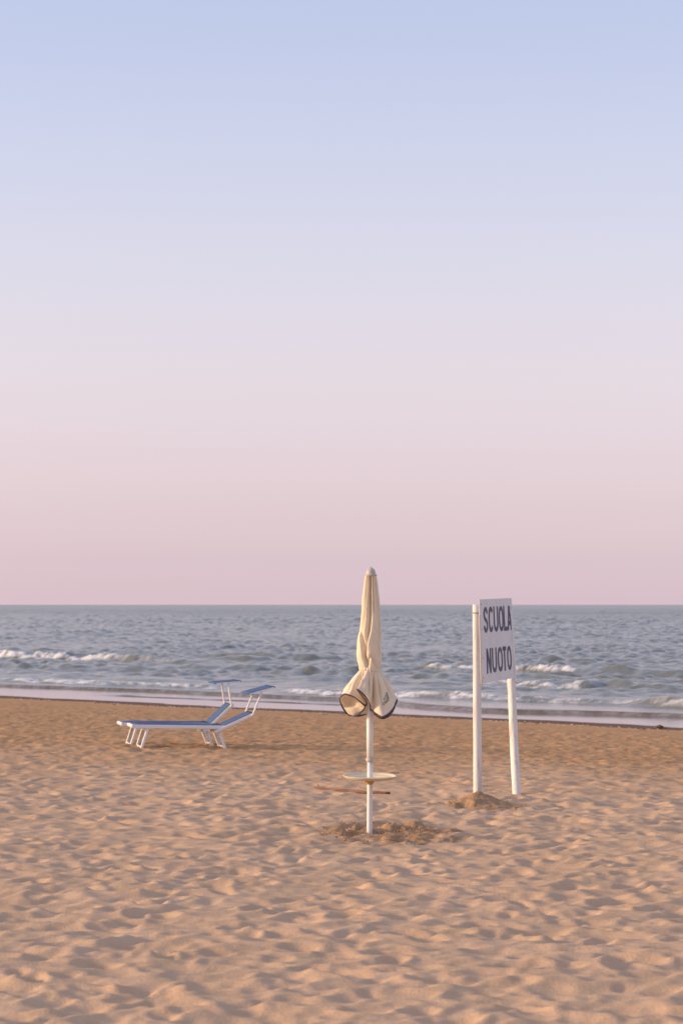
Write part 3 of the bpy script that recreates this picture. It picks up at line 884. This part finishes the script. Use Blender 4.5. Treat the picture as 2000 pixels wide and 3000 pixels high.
def letter(ch, ub, vb, row):
    u0, u1 = ub; v0, v1 = vb
    W = (TR - TL).length; H = (BL - TL).length
    w, h = (u1 - u0) * W, (v1 - v0) * H
    sw = 0.044
    bm = bmesh.new()
    lift = 0.0
    for pts, closed in glyph(ch, w, h, sw):
        lift += 0.0006
        n_ = len(pts)
        if closed: pts = pts[:-1]; n_ -= 1
        tops = []; bots = []
        for i, (x, y_) in enumerate(pts):
            a = pts[(i - 1) % n_] if (closed or i > 0) else pts[i]; b_ = pts[(i + 1) % n_] if (closed or i < n_ - 1) else pts[i]
            dx, dy = b_[0] - a[0], b_[1] - a[1]; L = math.hypot(dx, dy) or 1
            ox, oy = -dy / L * sw / 2, dx / L * sw / 2
            for s_, lst in ((1, tops), (-1, bots)):
                X_, Y_ = min(max(x + s_ * ox, 0), w), min(max(y_ + s_ * oy, 0), h)
                lst.append((bm.verts.new(bpt(u0 + X_ / W, v0 + Y_ / H, .0085 + lift)), bm.verts.new(bpt(u0 + X_ / W, v0 + Y_ / H, .0055))))
        rngi = range(n_ if closed else n_ - 1)
        for i in rngi:
            j = (i + 1) % n_
            bm.faces.new((tops[i][0], tops[j][0], bots[j][0], bots[i][0]))
            bm.faces.new((tops[i][0], tops[i][1], tops[j][1], tops[j][0])); bm.faces.new((bots[i][0], bots[j][0], bots[j][1], bots[i][1]))
        if not closed:
            for i in (0, n_ - 1): bm.faces.new((tops[i][0], bots[i][0], bots[i][1], tops[i][1]))
    o = from_bm('letter', bm, M_INK, board, False, SO)
    o['label'] = 'dark painted letter ' + ch
def u_at(px, v):
    a = TL * (1 - v) + BL * v; d = (TR - TL) * (1 - v) + (BR - BL) * v
    k_ = (px - 1000) / F
    return (a.x - k_ * a.y) / (k_ * d.y - d.x)
for word, vb, spans in (('SCUOLA', (.093, .402), [(1413.2, 1425.6), (1428, 1441), (1442.6, 1456), (1457.8, 1471.2), (1471.8, 1482.0), (1482.4, 1494.2)]),
                        ('NUOTO', (.592, .892), [(1421.9, 1435), (1437.8, 1451.6), (1454.4, 1468.8), (1469.6, 1479.6), (1482, 1494.4)])):
    for ch, (p0, p1) in zip(word, spans):
        vm = (vb[0] + vb[1]) / 2
        letter(ch, (u_at(p0, vm), u_at(p1, vm)), vb, 0)

# ------------------------------------------------------------------ sun loungers
def lounger(origin, rot, pitch, back_deg, back_len, arm, shade_deg, label, strap=None):
    L = empty('sun_lounger', origin)
    tag(L, label, 'sun lounger', 'sun loungers standing side by side')
    L.rotation_euler = (0, pitch, rot)
    W, zt, rd, rw = .54, .325, .050, .036           # width, rail top, rail depth, rail width
    zc = zt - rd / 2
    piv = 1.28
    def P(name, fn, mat=M_FRAME, parent=L, smooth=False):
        bm = bmesh.new(); fn(bm); return from_bm(name, bm, mat, parent, smooth)
    for b0 in (rw / 2, W - rw / 2):
        P('side_rail', lambda bm: bar(bm, (0.02, b0, zc), (piv + .02, b0, zc), rw, rd))
    P('foot_rail', lambda bm: bar(bm, (0.0, -.004, zc + .001), (0.0, W + .004, zc + .001), .040, .047, bev=.3))
    P('cross_rail', lambda bm: bar(bm, (piv - .05, rw, zc - .012), (piv - .05, W - rw, zc - .012), .03, .022))
    # seat fabric with a light sag
    def sheet(bm, p0, p1, nrm, b0, b1, sag, n_=14, th=.004):
        p0, p1, nrm = Vector(p0), Vector(p1), Vector(nrm).normalized()
        nb = 8
        def V(i, j, o):
            f = i / n_; g = j / nb
            s_ = sag * math.sin(math.pi * g) * (0.3 + .7 * math.sin(math.pi * f))
            return p0 * (1 - f) + p1 * f + Vector((0, b0 + (b1 - b0) * g, 0)) - nrm * (s_ - o)
        a = [[bm.verts.new(V(i, j, th)) for j in range(nb + 1)] for i in range(n_ + 1)]
        c_ = [[bm.verts.new(V(i, j, 0)) for j in range(nb + 1)] for i in range(n_ + 1)]
        for i in range(n_):
            for j in range(nb):
                bm.faces.new((a[i][j], a[i+1][j], a[i+1][j+1], a[i][j+1])); bm.faces.new((c_[i][j], c_[i][j+1], c_[i+1][j+1], c_[i+1][j]))
        for i in range(n_):
            bm.faces.new((a[i][0], c_[i][0], c_[i+1][0], a[i+1][0])); bm.faces.new((a[i][nb], a[i+1][nb], c_[i+1][nb], c_[i][nb]))
        for j in range(nb):
            bm.faces.new((a[0][j], a[0][j+1], c_[0][j+1], c_[0][j])); bm.faces.new((a[n_][j], c_[n_][j], c_[n_][j+1], a[n_][j+1]))
    P('seat_fabric', lambda bm: sheet(bm, (.022, 0, zt + .002), (piv, 0, zt + .002), (0, 0, 1), .036, W - .036, .012), M_BLUE, L, True)
    # backrest
    ca, sa = math.cos(R(back_deg)), math.sin(R(back_deg))
    d = Vector((ca, 0, sa)); nb_ = Vector((-sa, 0, ca))
    pv = Vector((piv + .02, 0, zc - .004))
    tail = pv - d * .15; topp = pv + d * back_len
    for b0 in (rw * 1.55, W - rw * 1.55) if False else (-.012, W + .012):
        P('back_rail', lambda bm: bar(bm, tail + Vector((0, b0, 0)), topp + Vector((0, b0, 0)), .022, .040, nb_))
    P('back_top_rail', lambda bm: bar(bm, topp + Vector((0, -.02, 0)), topp + Vector((0, W + .02, 0)), .034, .036, nb_, .3))
    bf0 = pv + nb_ * .024 - d * .0; bf1 = topp + nb_ * .021
    P('back_fabric', lambda bm: sheet(bm, bf0, bf1, nb_, .012, W - .012, .008), M_BLUE, L, True)
    P('tail_bar', lambda bm: bar(bm, tail + Vector((.01, 0, .002)), tail + Vector((.01, W, .002)), .02, .02, nb_))
    # legs: two splayed U frames
    for (at_, ab) in ((.215, .125), (1.215, 1.335)):
        for b0 in (.03, W - .03):
            zlo = 0.0
            P('leg', lambda bm: bar(bm, (at_, b0, zt - rd - .001), (ab, b0, -.03), .042, .040, Vector((1, 0, 0))))
        P('foot_bar', lambda bm: bar(bm, (ab, .044, .012), (ab, W - .044, .012), .026, .024, bev=.25))
        P('leg_brace', lambda bm: bar(bm, (at_ + (ab - at_) * .10, .044, zt - rd - .03), (at_ + (ab - at_) * .10, W - .044, zt - rd - .03), .02, .02))
    # backrest prop
    for b0 in (.05, W - .05):
        P('prop', lambda bm: bar(bm, (piv - .12, b0, zt - rd - .002), tail + Vector((.005, b0, -.002)), .014, .014))
    if strap:
        P('loose_strut', lambda bm: bar(bm, (1.0, W - .06, zt - rd), (1.005, W - .06, zt - rd - .105), .016, .012, Vector((1, 0, 0))))
    # sunshade on two arms
    a0 = topp - d * .03; a1 = a0 + Vector((arm[0], 0, arm[1]))
    for b0 in (-.030, W + .030):
        P('shade_arm', lambda bm: bar(bm, a0 + Vector((0, b0, 0)), a1 + Vector((0, b0, 0)), .026, .026, Vector((1, 0, 0)), .3))
        P('arm_knob', lambda bm: lathe(bm, a0 + Vector((0, b0 - .016, 0)), [(0, 0), (.018, 0), (.020, .004), (.020, .028), (.018, .032), (0, .032)], 14, Vector((0, 1, 0))), M_FRAME, L, True)
    cs, ss = math.cos(R(shade_deg)), math.sin(R(shade_deg))
    e = Vector((cs, 0, ss)); en = Vector((-ss, 0, cs)); hl = .19
    sh = None
    q0, q1 = a1 - e * hl + en * .012, a1 + e * hl + en * .012
    for b0 in (-.045, W + .045):
        P('shade_rail', lambda bm: bar(bm, q0 + Vector((0, b0, 0)), q1 + Vector((0, b0, 0)), .016, .018, en))
    for q in (q0, q1):
        P('shade_bow', lambda bm: bar(bm, q + Vector((0, -.053, .0005)), q + Vector((0, W + .053, .0005)), .016, .020, en), M_BLUE)
    P('shade_fabric', lambda bm: sheet(bm, q0 + en * .010 - e * .006, q1 + en * .010 + e * .006, en, -.050, W + .050, .004, 8), M_BLUE, L, True)
    return L
ROT = R(12.5)
o1 = at(389, 2133, 31.35)
def place(o, dx, dy, z_adj=0):
    return Vector((o.x + dx, o.y + dy, 0))
p1 = Vector((o1.x, 31.35, 0)); 
axx = Vector((math.cos(ROT), math.sin(ROT), 0)); bxx = Vector((-math.sin(ROT), math.cos(ROT), 0))
def seat_on(p):
    za = np.mean([gz(*(p + axx * .13 + bxx * w)[:2]) for w in (.03, .27, .51)]); zb_ = np.mean([gz(*(p + axx * 1.33 + bxx * w)[:2]) for w in (.03, .27, .51)])
    sl_ = (zb_ - za) / 1.2
    return Vector((p.x, p.y, za - sl_ * .13)), -math.atan(sl_)
q, pt = seat_on(p1)
lounger(q, ROT, pt, 25.0, .47, (.125, .335), 15.5, 'nearer blue and white sun lounger with low backrest and tilted sunshade')
p2 = p1 + bxx * .96 - axx * .03
q, pt = seat_on(p2)
lounger(q, ROT, pt, 44.0, .43, (-.055, .335), 5.0, 'farther blue and white sun lounger with steep backrest and level sunshade', True)

# ------------------------------------------------------------------ driftwood stick
bm = bmesh.new()
stk = [(921, 2304, 24.3), (935, 2309, 24.22), (960, 2312, 24.12), (990, 2315, 24.0), (1020, 2318, 23.9), (1045, 2320.5, 23.8), (1070, 2323, 23.7), (1100, 2324, 23.65), (1125, 2324.5, 23.62), (1142, 2324.5, 23.6)]
pts = []
for i, (px, py, Y_) in enumerate(stk):
    p = at(px, py, Y_); pts.append(p)
zs = [gz(p.x, p.y) for p in pts]
top = max(zs[2:-1])
for i, p in enumerate(pts):
    p.z = max(zs[i] + .012, 0.35 * zs[i] + 0.65 * top + .012) + .003 * math.sin(i * 2.1)
rad = [.007, .010, .0115, .012, .013, .0165, .0155, .015, .0145, .012]
tube(bm, pts, rad, 9, True, [rng.normal(0, .12) for _ in range(9)])
tube(bm, [pts[1], pts[1] + Vector((-.012, .03, .028)), pts[1] + Vector((-.03, .045, .04))], [.006, .004, .002], 6)
so = Vector(pts[4])
so.z = zs[4]
stick = from_bm('driftwood_stick', bm, M_BARK, None, True, so)
stick.location = so
tag(stick, 'long thin reddish brown driftwood stick lying on the sand behind the umbrella pole', 'stick')

# ------------------------------------------------------------------ heaps of dug sand
def heap(name, label, cx, cy, rx, ry, bumps, seed, res=.014, rough=.02, ragged=False):
    nx_, ny_ = int(2 * rx / res), int(2 * ry / (res * 1.5))
    xs = np.linspace(-rx, rx, nx_); yy = np.linspace(-ry, ry, ny_)
    X, Y = np.meshgrid(xs, yy)
    e = np.sqrt((X / rx) ** 2 + (Y / ry) ** 2)
    h = np.zeros_like(X)
    for bx, by, ax_, ay_, hh, p_ in bumps:
        d = np.sqrt(((X - bx) / ax_) ** 2 + ((Y - by) / ay_) ** 2)
        h = np.maximum(h, hh * np.clip(1 - d, 0, 1) ** p_)
    if ragged: h = h * (0.45 + 0.65 * sstep(-.30, .22, fbm((X + cx) * 5.5, (Y + cy) * 3.0, 3, seed + 3)))
    clod = np.abs(fbm((X + cx) * 9, (Y + cy) * 7, 4, seed))
    h2 = h + rough * np.clip(h / .03, 0, 1) * (clod * 2.2 - .35) + .010 * fbm((X + cx) * 30, (Y + cy) * 24, 2, seed + 7) * np.clip(h / .03, 0, 1)
    G = ground_z(X + cx, Y + cy)
    Gs = ground_z(np.array([cx]), np.array([cy]))[0]
    Zh = G + h2 - 0.022 + np.where(h > .004, .006, -.02)
    Zh = np.where(e > .97, G - .05, Zh)
    me = grid_mesh(name, X, Y, Zh - Gs)
    o = link(name, me, M_DAMP); o.location = (cx, cy, Gs)
    return tag(o, label, 'sand heap')
mc = at(1398, 2345, 22.35)
heap('sand_heap', 'pointed heap of damp brown sand against the near sign post', mc.x + .02, 22.30, .52, .85,
     [(-.01, .12, .34, .66, .135, .95), (-.17, -.05, .28, .5, .06, 1.0), (.2, -.1, .36, .5, .065, 1.1), (.02, -.3, .32, .4, .05, 1)], 201, rough=.010)
mc = at(1505, 2330, 23.7)
heap('sand_heap', 'low pale mound of sand at the foot of the far leaning sign post', mc.x - .06, 23.80, .42, .6,
     [(-.05, .2, .38, .5, .026, 1.2), (-.12, .05, .25, .35, .02, 1.1)], 211, rough=.006).data.materials[0] = M_SAND
heap('sand_heap', 'broad churned heap of damp sand around the umbrella pole', ux + .10, uy + .05, .95, 1.45,
     [(-0.36, -0.05, 0.23, 0.462, 0.052, 1.03), (-0.25, 0.12, 0.196, 0.44, 0.056, 1.03), (-0.1, 0.15, 0.23, 0.385, 0.036, 1.15), (0.02, 0.02, 0.161, 0.33, 0.04, 1.15), (0.13, 0.42, 0.253, 0.55, 0.052, 1.03), (0.3, 0.5, 0.184, 0.44, 0.056, 1.03), (0.08, -0.42, 0.253, 0.495, 0.044, 1.03), (0.28, -0.55, 0.299, 0.55, 0.04, 1.03), (0.4, -0.05, 0.276, 0.495, 0.036, 1.15), (0.45, 0.25, 0.207, 0.44, 0.032, 1.15), (0.2, 0.05, 0.345, 0.44, 0.024, 1.15), (0.42, -0.6, 0.276, 0.385, 0.024, 1.15), (.62, .0, .22, .5, .03, 1.1), (.72, -.35, .18, .4, .025, 1.1), (.58, -.5, .2, .45, .03, 1.1), (-.5, -.2, .16, .4, .03, 1.1)], 221, rough=.016, ragged=True)

# crumbs of damp sand, joined
def rock(bm, p, r, sq=.75):
    v0 = len(bm.verts)
    res = bmesh.ops.create_icosphere(bm, subdivisions=1, radius=r)
    for v in res['verts']:
        v.co = Vector((v.co.x, v.co.y, v.co.z * sq)) * (1 + random.uniform(-.28, .28)) + p
bm = bmesh.new()
for (cx, cy, rx, ry, cnt, dz) in ((ux + .08, uy, .55, 1.05, 330, .02), (mc.x - .42, 22.2, .40, .60, 110, .02), (ux + .6, uy + 1.7, .5, .8, 40, 0)):
    for i in range(cnt):
        a = random.uniform(0, 6.283); q = random.random() ** .6
        x, y = cx + rx * q * math.cos(a), cy + ry * q * math.sin(a)
        rock(bm, Vector((x, y, gz(x, y) + dz * random.random())), random.choice((.004, .005, .006, .008, .011)))
o = from_bm('sand_clods', bm, M_DAMP, None, False)
tag(o, 'scattered crumbs of damp sand around the dug heaps', 'sand', kind='stuff')

# ------------------------------------------------------------------ tide wrack
def tide_pt(px, K, jit_=0.0):
    kk = (px - 1000.0) / F
    s0 = s_of(K, -.61) + jit_
    y = s0 / (Nn[0] * kk + Nn[1]); x = kk * y
    return x, y
bm = bmesh.new(); bm2 = bmesh.new()
for i in range(620):
    px = random.uniform(-150, 2150)
    x, y = tide_pt(px, .0468, 0)
    s_, t_ = st(x, y)
    off = float(shore_wiggle(np.array([t_]))[0]) * .8 + random.gauss(-.05, .35)
    x += Nn[0] * off; y += Nn[1] * off
    p = Vector((x, y, gz(x, y) + .004))
    if random.random() < .66: rock(bm, p, random.choice((.012, .016, .022, .035)), .4)
    else: rock(bm2, p, random.choice((.010, .014, .02)), .6)
tag(from_bm('tide_wrack', bm, M_WEED, None, False), 'line of dark seaweed scraps along the wet edge of the sand', 'seaweed', kind='stuff')
tag(from_bm('shell_fragments', bm2, M_SHELL, None, False), 'pale shell fragments strewn along the tide line', 'shells', kind='stuff')
x, y = tide_pt(1926, .0462)
bm = bmesh.new()
z0 = gz(x, y)
for i in range(46):
    p = Vector((max(-.15, min(.15, random.gauss(0, .07))), max(-.16, min(.16, random.gauss(0, .08))), 0)); p.z = random.uniform(0, .09) * math.exp(-(p.x / .12) ** 2)
    rock(bm, p * .7, random.uniform(.03, .05), .6)
o = from_bm('seaweed_clump', bm, M_WEED, None, False); o.location = (x, y, z0)
tag(o, 'small dark clump of washed up seaweed at the water line on the right', 'seaweed')
